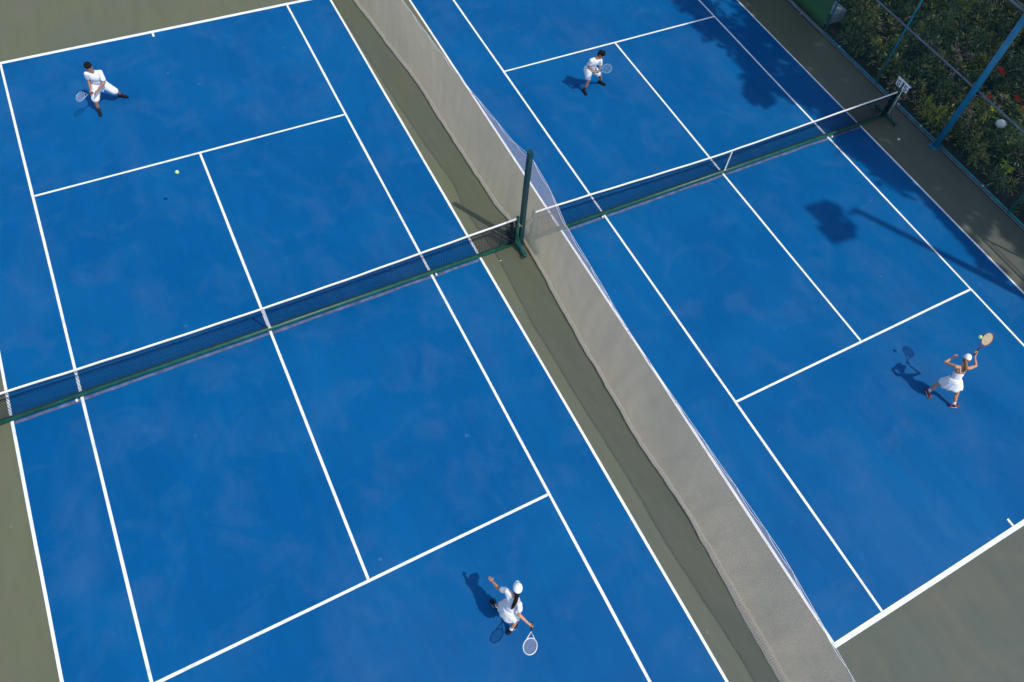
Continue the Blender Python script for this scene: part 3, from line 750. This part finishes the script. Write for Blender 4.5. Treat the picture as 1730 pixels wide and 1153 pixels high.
def shoe(parent, ank, dirv, upper, sole_m, L=.275, toe_up=0, accent=None):
    d = Vector((dirv[0], dirv[1], 0)).normalized(); s = Vector((0, 0, 1)).cross(d); g = Vector((ank[0], ank[1], 0))
    rm = rotm(d, s, Vector((0, 0, 1)))
    b = MB()
    heel = g - d * .055; toe = g + d * (L - .10)
    b.ell(heel + Vector((0, 0, .055)), (.045, .037, .045), rm); cone(b, heel + Vector((0, 0, .055)), g + d * .06 + Vector((0, 0, .058)), .042, .043)
    b.ell(g + d * .12 + Vector((0, 0, .045)), (.075, .046, .033), rm); cone(b, g + d * .03 + Vector((0, 0, .07)), g + d * .13 + Vector((0, 0, .045)), .040, .034)
    cone(b, g + Vector((0, 0, .07)), Vector(ank) + Vector((0, 0, .02)), .044, .043)
    sh = fused(b, 'shoe', [upper], parent, .007, 2)
    n = 28; vs = []; prof = []
    for k in range(n):
        a = 2 * math.pi * k / n; x = math.cos(a); y = math.sin(a); wd = .046 if x > 0 else .037
        wd *= 1 - .12 * math.exp(-((x + .15) / .3) ** 2)
        prof.append(g + d * (.045 + x * (L / 2)) + s * y * wd)
    vs = [p + Vector((0, 0, .006)) for p in prof] + [p + Vector((0, 0, .028)) for p in prof]
    b = MB(); b.add(vs, [tuple(range(n))[::-1], tuple(range(n, 2 * n))] + [(k, (k + 1) % n, n + (k + 1) % n, n + k) for k in range(n)])
    so_ = b.build('sole', sole_m, parent); 
    # make the sole a sub-part of the shoe
    so_.parent = sh
    if accent:
        b = MB(); 
        for k in range(4):
            c = g + d * (.05 + .022 * k) + Vector((0, 0, .098 - .011 * k)); b.tube([c - s * .022, c + Vector((0, 0, .006)), c + s * .022], .004, 5)
        b.build('laces', accent, parent).parent = sh
    return sh

def racket(hand_c, head_c, facing, frame_m, string_m, label, srad=.0016, rot=0.0, grip_off=.07, fr=.0105):
    hand_c = Vector(hand_c); head_c = Vector(head_c); a = (head_c - hand_c).normalized()
    nrm = Vector(facing); nrm = (nrm - a * nrm.dot(a)).normalized(); nrm = Quaternion(a, rot) @ nrm; s = a.cross(nrm)
    butt = hand_c - a * grip_off; L = (head_c - butt).length
    root = empty('tennis_racket', tuple(hand_c)); tag(root, label, 'racket', 'rackets in the players\' hands')
    ex, ey = .128, .168
    b = MB(); pts = [head_c + s * ex * math.cos(t) + a * ey * math.sin(t) for t in [2 * math.pi * k / 48 for k in range(48)]]
    b.tube(pts, fr, 8, closed=True)
    y0 = -ey * .80; x0 = ex * .60; th = head_c - a * (ey + .115)
    for sg in (-1, 1): b.tube([head_c + s * x0 * sg + a * y0, head_c + s * x0 * sg * .72 - a * (ey + .02), th + s * .008 * sg], [.0095, .010, .010], 8)
    b.tube([th + a * .01, butt + a * .19], .0125, 8)
    b.build('frame', frame_m, root, True)
    b = MB()
    for i in range(-8, 9):
        x = i * .0142; h = ey * math.sqrt(max(0, 1 - (x / ex) ** 2)); b.tube([head_c + s * x - a * h, head_c + s * x + a * h], srad, 3, False)
    for i in range(-10, 11):
        y = i * .0155; h = ex * math.sqrt(max(0, 1 - (y / ey) ** 2)); b.tube([head_c + a * y - s * h, head_c + a * y + s * h], srad, 3, False)
    b.build('strings', string_m, root)
    b = MB(); b.tube([butt, butt + a * .012, butt + a * .02, butt + a * .20], [.019, .019, .0165, .0155], 8); b.build('grip', M['grip'], root)
    return root, a

def person(P, H, label, fwd, skin, hair, female, head_dir, footL, footR, cap=None, outfit='tee_shorts', sleeve=.55, shoes=('shoeb', 'shoeb'), sock='sock', gripR=None, gripL=None, palmL=None, palmR=None, ponytail=None, shorts_len=.7, hair_len=1.0, skirt_len=.5):
    P = {k: Vector(v) for k, v in P.items()}
    base = Vector((P['pel'].x, P['pel'].y, 0))
    root = empty('person', tuple(base)); tag(root, label, 'person', 'tennis players on the courts')
    k = H / 1.75; wf = .90 if female else 1.0
    pel, neck = P['pel'], P['neck']
    up = (neck - pel).normalized(); f0 = Vector((fwd[0], fwd[1], 0))
    sr = (P['shR'] - P['shL']); hr = (P['hipR'] - P['hipL'])
    r, f, u = frame(up.cross(sr.normalized()) * 1.0 + f0 * .35, up)
    # hips and shoulders kept square to their line
    T = rotm(r, f, u)
    head = P['head']; hd = Vector(head_dir).normalized(); hu0 = (head - neck).normalized() * .6 + Vector((0, 0, .5))
    hR, hF, hU = frame(hd, hu0); HT = rotm(hR, hF, hU)
    b = MB()
    # head
    b.ell(head + hU * .025 * k, (.074 * k, .092 * k, .088 * k), HT, 18, 12); b.ell(head - hU * .045 * k + hF * .018 * k, (.055 * k, .062 * k, .066 * k), HT, 16, 10)
    b.ell(head - hU * .095 * k + hF * .045 * k, (.026 * k, .024 * k, .02 * k), HT)                                   # chin
    cone(b, head + hF * .088 * k + hU * .012 * k, head + hF * .104 * k - hU * .022 * k, .008 * k, .014 * k, 8)        # nose
    for sg in (-1, 1):
        b.ell(head + hR * .074 * k * sg - hU * .012 * k - hF * .004, (.012 * k, .02 * k, .032 * k), HT, 10, 8)           # ear
        b.ell(head + hF * .072 * k + hR * .030 * k * sg + hU * .030 * k, (.022 * k, .018 * k, .010 * k), HT, 10, 8)       # brow
    cone(b, neck - u * .04 * k, head - hU * .05 * k, .060 * k * wf, .052 * k * wf)
    # trunk
    chest = pel.lerp(neck, .68); waist = pel.lerp(neck, .36)
    cw = (.165 if not female else .140) * k
    b.ell(chest + f * .008, (cw, .105 * k * wf, .165 * k), T, 18, 12); b.ell(waist, (.128 * k * wf, .095 * k * wf, .15 * k), T, 18, 12); b.ell(pel + u * .02, (.148 * k, .115 * k * wf, .115 * k), T, 18, 12)
    if female:
        for sg in (-1, 1): b.ell(chest + f * .075 + r * .058 * sg, (.05, .045, .05), T)
    b.ell(pel.lerp(neck, .91), (.10 * k, .055 * k, .045 * k), T)
    for s_ in 'LR':
        sh, el, wr = P['sh' + s_], P['el' + s_], P['wr' + s_]
        cone(b, neck - u * .06, sh, .046 * k * wf, .052 * k * wf); 
        limb(b, sh, el, [(0, .056 * k * wf), (.35, .049 * k * wf), (.8, .038 * k * wf), (1, .036 * k * wf)])
        limb(b, el, wr, [(0, .037 * k * wf), (.25, .041 * k * wf), (.7, .030 * k * wf), (1, .025 * k * wf)])
        hp, kn, an = P['hip' + s_], P['kne' + s_], P['ank' + s_]
        cone(b, pel, hp, .10 * k, .095 * k * (1.02 if female else 1))
        limb(b, hp, kn, [(0, .094 * k), (.3, .086 * k), (.75, .062 * k), (1, .055 * k)])
        back = (Vector((0, 0, 1)).cross((kn - an).normalized())); ff = footL if s_ == 'L' else footR
        cb = -Vector((ff[0], ff[1], 0)).normalized() * .02
        limb(b, kn, an, [(0, .053 * k), (.55, .046 * k), (.9, .033 * k), (1, .033 * k)]); b.ell(kn.lerp(an, .32) + cb, (.045 * k, .045 * k, .10 * k), (kn - an).to_track_quat('Z', 'Y').to_matrix())
        fd = Vector((ff[0], ff[1], 0)).normalized(); cone(b, an - Vector((0, 0, .02)), Vector((an.x, an.y, .045)) + fd * .10, .032 * k, .028 * k)
    for s_, gr, pm in (('R', gripR, palmR), ('L', gripL, palmL)):
        el, wr = P['el' + s_], P['wr' + s_]; sd = 1 if s_ == 'R' else -1
        if gr is not None: grip_hand(b, wr, gr[0], gr[1], k * (.92 if female else 1), gr[2] if len(gr) > 2 else sd)
        else: open_hand(b, wr, (wr - el), Vector(pm) if pm else Vector((0, 0, 1)), -sd if s_ == 'L' else 1, k=k * (.95 if female else 1.03))
    def paint(c):
        for sg in (-1, 1):
            if (c - (head + hF * .082 * k + hR * .030 * k * sg + hU * .012 * k)).length < .0145 * k: return 1
        d_ = c - (head + hF * .078 * k - hU * .052 * k)
        if abs(d_.dot(hR)) < .024 * k and abs(d_.dot(hU)) < .008 * k and d_.dot(hF) > -.02: return 2
        return 0
    fused(b, 'body', [skin, M['eye'], M['lip']], root, .0058, 2, paint=paint)
    # hair
    b = MB()
    if not female:
        b.ell(head + hU * .046 * k - hF * .008 * k, (.083 * k, .100 * k, .083 * k), HT, 18, 12); b.ell(head - hF * .040 * k - hU * .015 * k, (.076 * k, .068 * k, .075 * k), HT)
        b.ell(head + hU * .095 * k + hF * .035 * k, (.065 * k * hair_len, .06 * k, .038 * k * hair_len), HT)
        rg = random.Random(5)
        for _ in range(70):
            d_ = rdir(rg, .05, 1); b.ell(head + hU * .046 * k + HT @ Vector((d_.x * .083, d_.y * .098 - .008, d_.z * .083)) * k * (.98 + .06 * hair_len), (.019, .019, .015), HT, 8, 5)
    else:
        b.ell(head + hU * .040 * k - hF * .014 * k, (.080 * k, .094 * k, .082 * k), HT, 18, 12); b.ell(head - hF * .045 * k - hU * .03 * k, (.070 * k, .056 * k, .07 * k), HT)
        if ponytail:
            prev = head - hF * .09 * k; pts = [prev] + [Vector(q) for q in ponytail]; rr = [.026, .036, .040, .034, .014]
            for i_ in range(len(pts) - 1): cone(b, pts[i_], pts[i_ + 1], rr[i_], rr[min(i_ + 1, 4)])
    fused(b, 'hair', [hair], root, .007, 1, .004 if female else .006, wscale=60)
    if cap:
        b = MB(); c0 = head + hU * .045 * k - hF * .004
        n_, m_ = 28, 9; vs = []; fs = []
        for i in range(m_ + 1):
            th = (math.pi * .54) * i / m_
            for j in range(n_):
                ph = 2 * math.pi * j / n_; rz = .105 * k
                vs.append(c0 + HT @ (Vector((.094 * math.sin(th) * math.cos(ph), .112 * math.sin(th) * math.sin(ph), rz / k * math.cos(th))) * k))
        for i in range(m_):
            for j in range(n_): fs.append((i * n_ + j, (i + 1) * n_ + j, (i + 1) * n_ + (j + 1) % n_, i * n_ + (j + 1) % n_))
        b.add(vs, fs)
        cp = b.build('cap', M['cap'], root, True); md = cp.modifiers.new('t', 'SOLIDIFY'); md.thickness = .004
        b = MB(); vs = []; nb = 14
        for j in range(nb + 1):
            ph = math.pi * (.12 + .76 * j / nb)
            for q_ in range(6):
                t_ = q_ / 5; ex = 1 + t_ * .72 * math.sin(ph) ** 1.2
                vs.append(c0 + HT @ (Vector((.094 * math.cos(ph) * (1 + .04 * t_), .110 * math.sin(ph) * ex, -.010 - .022 * t_ - .018 * abs(math.cos(ph)) * t_)) * k))
        b.add(vs, [(j * 6 + q_, (j + 1) * 6 + q_, (j + 1) * 6 + q_ + 1, j * 6 + q_ + 1) for j in range(nb) for q_ in range(5)])
        br = b.build('brim', M['cap'], root, True); md = br.modifiers.new('t', 'SOLIDIFY'); md.thickness = .004; br.parent = cp
        b = MB(); b.ell(c0 + hU * .106 * k, (.010, .010, .006), HT, 10, 6); b.build('button', M['cap'], root, True).parent = cp
        if cap == 2:   # small dark mark on the front of the crown
            b = MB(); q0 = c0 + HT @ (Vector((0, .098, .052)) * k); b.tube([q0 + hR * .028 - hU * .004 + hF * .002, q0 + hR * .004 - hU * .006 + hF * .007, q0 - hR * .026 + hU * .008], [.002, .0055, .002], 6); b.build('badge', M['eye'], root).parent = cp
    # clothes
    b = MB(); e = .018
    if 'tee' in outfit:
        b.ell(chest + f * .008, (cw + e, .105 * k * wf + e, .175 * k), T, 20, 12); b.ell(waist, (.14 * k * wf + e, .108 * k * wf + e, .17 * k), T, 20, 12); b.ell(pel.lerp(neck, .12), (.152 * k + e * .7, .122 * k * wf + e, .12 * k), T, 20, 12)
        b.ell(pel.lerp(neck, .91), (.13 * k, .072 * k, .055 * k), T)
        for s_ in 'LR':
            sh, el = P['sh' + s_], P['el' + s_]
            cone(b, neck - u * .06, sh - u * .008, .075 * k * wf, .062 * k * wf); cone(b, chest, sh.lerp(pel, .10), .10 * k * wf, .066 * k * wf); q = sh.lerp(el, sleeve); cone(b, sh, q, .063 * k * wf, .066 * k * wf)
        fused(b, 'shirt', [M['cloth']], root, .0085, 9, .009, wscale=10)
    else:   # strappy dress top with a bare upper back
        b.ell(pel.lerp(neck, .50) + f * .012, (cw * .95 + .008, .100 * k * wf + .014, .115 * k), T, 20, 12); b.ell(waist, (.128 * k * wf + .012, .095 * k * wf + .012, .16 * k), T, 20, 12); b.ell(pel.lerp(neck, .1), (.15 * k + .01, .118 * k * wf + .012, .12 * k), T, 20, 12)
        for sg in (-1, 1): b.ell(chest + f * .078 + r * .058 * sg, (.058, .05, .055), T)
        fused(b, 'dress_top', [M['cloth']], root, .008, 2, .004)
        b = MB()
        for sg in (-1, 1):
            b.tube([chest - f * .098 * k + r * .045 * sg - u * .02, pel.lerp(neck, .93) - f * .05 + r * .07 * sg, pel.lerp(neck, .98) + r * .085 * sg + u * .015, chest + f * .12 + r * .075 * sg + u * .03], .007, 6)
        b.build('strap', M['cloth'], root, True)
    if 'shorts' in outfit or 'skirt' in outfit:
        tight = 'skirt' in outfit; b = MB(); b.ell(pel + u * .01, (.155 * k + .012, .125 * k + .014, .12 * k), T, 20, 12)
        for s_ in 'LR':
            hp, kn = P['hip' + s_], P['kne' + s_]; q = hp.lerp(kn, skirt_len - .18 if tight else shorts_len)
            if tight: cone(b, pel, hp, .112 * k, .108 * k); cone(b, hp, q, .108 * k, .092 * k)
            else: cone(b, pel, hp, .13 * k, .13 * k); cone(b, hp, q, .13 * k, .100 * k)
        if not tight: cone(b, pel - u * .05, (P['hipL'].lerp(P['kneL'], .5) + P['hipR'].lerp(P['kneR'], .5)) / 2, .11 * k, .045 * k)
        fused(b, 'undershorts' if tight else 'shorts', [M['cloth']], root, .0085, 2, .004 if tight else .010, wscale=9)
    if 'skirt' in outfit:
        n_, m_ = 60, 9; vs = []; top_ = pel + u * .10
        mid = (P['hipL'].lerp(P['kneL'], skirt_len) + P['hipR'].lerp(P['kneR'], skirt_len)) / 2
        spread = (P['hipL'].lerp(P['kneL'], skirt_len) - P['hipR'].lerp(P['kneR'], skirt_len)); ax = (pel - mid).normalized()
        sx_ = spread.length / 2
        rr_, ff_, uu_ = frame(f, ax)
        for i in range(m_ + 1):
            t_ = i / m_; c_ = top_.lerp(mid, t_); wa = lerp(.150 * k, .128 * k + sx_, t_ ** .8); wb = lerp(.125 * k, .195 * k, t_ ** .8)
            ue = u.lerp(uu_, t_); r2, f2, u2 = frame(f.lerp(Quaternion((0, 0, 1), 0) @ f, t_), ue)
            if sx_ > .02:
                sp = spread.normalized(); sp = (sp - u2 * sp.dot(u2)).normalized(); 
                if sp.dot(r2) < 0: sp = -sp
                r2 = r2.lerp(sp, t_).normalized(); f2 = u2.cross(r2)
            for j in range(n_):
                ph = 2 * math.pi * j / n_; pl = 1 + (.055 * t_) * math.sin(ph * 10 + 1.3 * math.sin(ph * 3)) + .05 * t_ * noise.noise(Vector((math.cos(ph) * 2, math.sin(ph) * 2, H)))
                vs.append(c_ + r2 * wa * pl * math.cos(ph) + f2 * wb * pl * math.sin(ph) - uu_ * (.02 * t_ * math.sin(ph * 5)))
        b = MB(); b.add(vs, [(i * n_ + j, (i + 1) * n_ + j, (i + 1) * n_ + (j + 1) % n_, i * n_ + (j + 1) % n_) for i in range(m_) for j in range(n_)])
        sk = b.build('skirt', M['cloth'], root, True); md = sk.modifiers.new('t', 'SOLIDIFY'); md.thickness = .004
    for s_, ff in (('L', footL), ('R', footR)):
        an, kn = P['ank' + s_], P['kne' + s_]
        b = MB(); cone(b, an.lerp(kn, .0), an.lerp(kn, .24), .043 * k, .043 * k); fused(b, 'sock', [M[sock]], root, .007, 1)
        shoe(root, P['ank' + s_], ff, M[shoes[0]], M[shoes[1]], L=.285 * k if not female else .26, accent=M['sole'] if shoes[1] == 'sole' else M['sock'])
    return root
CAMP = Vector((-.05, -10.97, 16.23))
M['rwhite'] = mat('white racket frame', (.75, .77, .80), .3)
M['rblue'] = mat('blue racket frame', (.20, .38, .55), .3)
M['rred'] = mat('dark red racket frame', (.16, .02, .05), .3)
M['rteal'] = mat('pale teal racket frame', (.16, .34, .36), .3)
M['strw'] = mat('pale strings', (.55, .53, .58), .6)
M['strt'] = mat('tan strings', (.95, .72, .36), .7)

# woman on the right court, seen from behind, racket raised
hc = Vector((14.575, -8.215, 1.50)); rh = Vector((14.90, -8.11, 1.73))
_, ax = racket(hc, rh, CAMP - rh, M['rred'], M['strt'], 'dark red racket with dense tan strings raised by the player in the strappy dress', srad=.0034, rot=.55)
person(dict(head=(14.27, -8.245, 1.455), neck=(14.17, -8.33, 1.33), shR=(14.30, -8.43, 1.285), shL=(14.00, -8.26, 1.31), elR=(14.565, -8.45, 1.225), wrR=(14.545, -8.29, 1.41), elL=(13.955, -8.03, 1.18), wrL=(14.20, -8.02, 1.235),
            pel=(14.105, -8.46, .84), hipL=(14.03, -8.41, .83), hipR=(14.18, -8.52, .80), kneL=(14.10, -8.235, .47), ankL=(14.10, -8.20, .09), kneR=(14.31, -8.66, .44), ankR=(14.275, -8.84, .09)) if False else
       dict(head=(14.27, -8.245, 1.455), neck=(14.17, -8.33, 1.33), shR=(14.30, -8.43, 1.285), shL=(14.00, -8.26, 1.31), elR=(14.565, -8.45, 1.225), wrR=(14.545, -8.29, 1.41), elL=(13.955, -8.03, 1.18), wrL=(14.20, -8.02, 1.235),
            pel=(14.105, -8.46, .84), hipL=(14.03, -8.41, .83), hipR=(14.18, -8.52, .80), kneL=(13.99, -8.27, .47), ankL=(13.955, -8.26, .09), kneR=(14.31, -8.66, .44), ankR=(14.275, -8.84, .09)),
       1.68, 'woman in a white strappy tennis dress and white cap, lunging with racket raised', (.53, .85), M['skinl'], M['hairn'], True, (.95, .30, .05), (-.35, -.9), (.75, -.35), cap=1, outfit='dress_skirt', shoes=('shoer', 'sole'), sock='sockw',
       gripR=(hc, ax, 1), palmL=(0.2, 0.3, 1), ponytail=[(14.19, -8.335, 1.42), (14.155, -8.405, 1.37), (14.14, -8.43, 1.30), (14.14, -8.435, 1.24)])

# woman on the left court, racket low behind her
hc = Vector((2.385, -8.775, .905)); rh = Vector((2.17, -9.11, 1.07))
_, ax = racket(hc, rh, CAMP - rh, M['rwhite'], M['strw'], 'white framed racket held out low behind the player with the black ponytail', srad=.0017, rot=.15)
person(dict(head=(2.35, -8.17, 1.46), neck=(2.275, -8.235, 1.32), shL=(2.19, -8.08, 1.31), shR=(2.29, -8.40, 1.31), elL=(2.10, -7.93, 1.08), wrL=(2.065, -7.73, .99), elR=(2.235, -8.525, 1.085), wrR=(2.335, -8.72, .965),
            pel=(2.135, -8.34, .84), hipL=(2.10, -8.26, .83), hipR=(2.155, -8.44, .82), kneR=(2.26, -8.47, .455), ankR=(2.105, -8.55, .09), kneL=(2.14, -8.06, .47), ankL=(2.055, -8.02, .09)),
       1.68, 'woman in a white t-shirt and skirt with a white cap and long black ponytail', (.85, .5), M['skinl'], M['hairb'], True, (.50, .85, -.02), (-.25, .95), (.95, .30), cap=2, outfit='tee_skirt', sleeve=.55, skirt_len=.30, shoes=('shoeb', 'sole'), sock='sockw',
       gripR=(hc, ax, 1), palmL=(0, 0, 1), ponytail=[(2.30, -8.27, 1.45), (2.24, -8.33, 1.38), (2.18, -8.37, 1.28), (2.15, -8.38, 1.15)])

# man on the left court, far end
hc = Vector((-2.02, 8.90, .685)); rh = Vector((-2.275, 8.60, .88))
_, ax = racket(hc, rh, CAMP - rh, M['rblue'], M['strw'], 'blue and white racket held low by the man stretching near the far baseline', srad=.0008, rot=-.6, fr=.009)
person(dict(head=(-1.80, 9.05, 1.37), neck=(-1.765, 9.06, 1.20), shR=(-1.925, 9.06, 1.19), shL=(-1.60, 9.03, 1.17), elR=(-1.955, 9.15, .92), wrR=(-2.0, 8.98, .75), elL=(-1.605, 8.91, .93), wrL=(-1.84, 8.80, .80),
            pel=(-1.77, 9.17, .68), hipR=(-1.86, 9.13, .68), hipL=(-1.69, 9.20, .66), kneR=(-2.01, 8.93, .42), ankR=(-2.045, 8.90, .09), kneL=(-1.475, 9.12, .40), ankL=(-1.385, 9.315, .09)),
       1.76, 'man in loose white t-shirt and long white shorts lunging wide on the left court', (-.45, -.9), M['skind'], M['hairb'], False, (-.05, -.85, -.35), (.75, -.45), (-.1, -1), outfit='tee_shorts', sleeve=.72, shoes=('shoeb', 'shoeb'),
       gripR=(hc, ax, 1), palmL=(.2, .3, 1), shorts_len=.93)

# man on the right court, far end
hc = Vector((11.30, 4.43, .955)); rh = Vector((11.72, 4.43, .97))
_, ax = racket(hc, rh, CAMP - rh, M['rteal'], M['strw'], 'thin pale racket held level by the dark haired man waiting at the far service line', srad=.0006, rot=.1, grip_off=.10, fr=.007)
person(dict(head=(11.54, 4.62, 1.39), neck=(11.41, 4.66, 1.26), shR=(11.245, 4.64, 1.24), shL=(11.56, 4.62, 1.18), elR=(11.215, 4.70, .985), wrR=(11.225, 4.50, 1.005), elL=(11.61, 4.64, .90), wrL=(11.46, 4.46, .90),
            pel=(11.37, 4.83, .77), hipR=(11.29, 4.82, .77), hipL=(11.455, 4.83, .74), kneR=(11.30, 4.70, .44), ankR=(11.215, 4.70, .09), kneL=(11.74, 4.74, .47), ankL=(11.90, 4.85, .09)),
       1.72, 'man with thick black hair crouching ready on the right court in white shirt and shorts', (.15, -1), M['skind'], M['hairb'], False, (.45, -.8, -.4), (.55, -.8), (-.1, -1), outfit='tee_shorts', sleeve=.6, shoes=('shoeb', 'shoeb'),
       gripR=(hc, ax, 1), gripL=(hc + ax * .095, ax, -1), shorts_len=.72, hair_len=1.6)
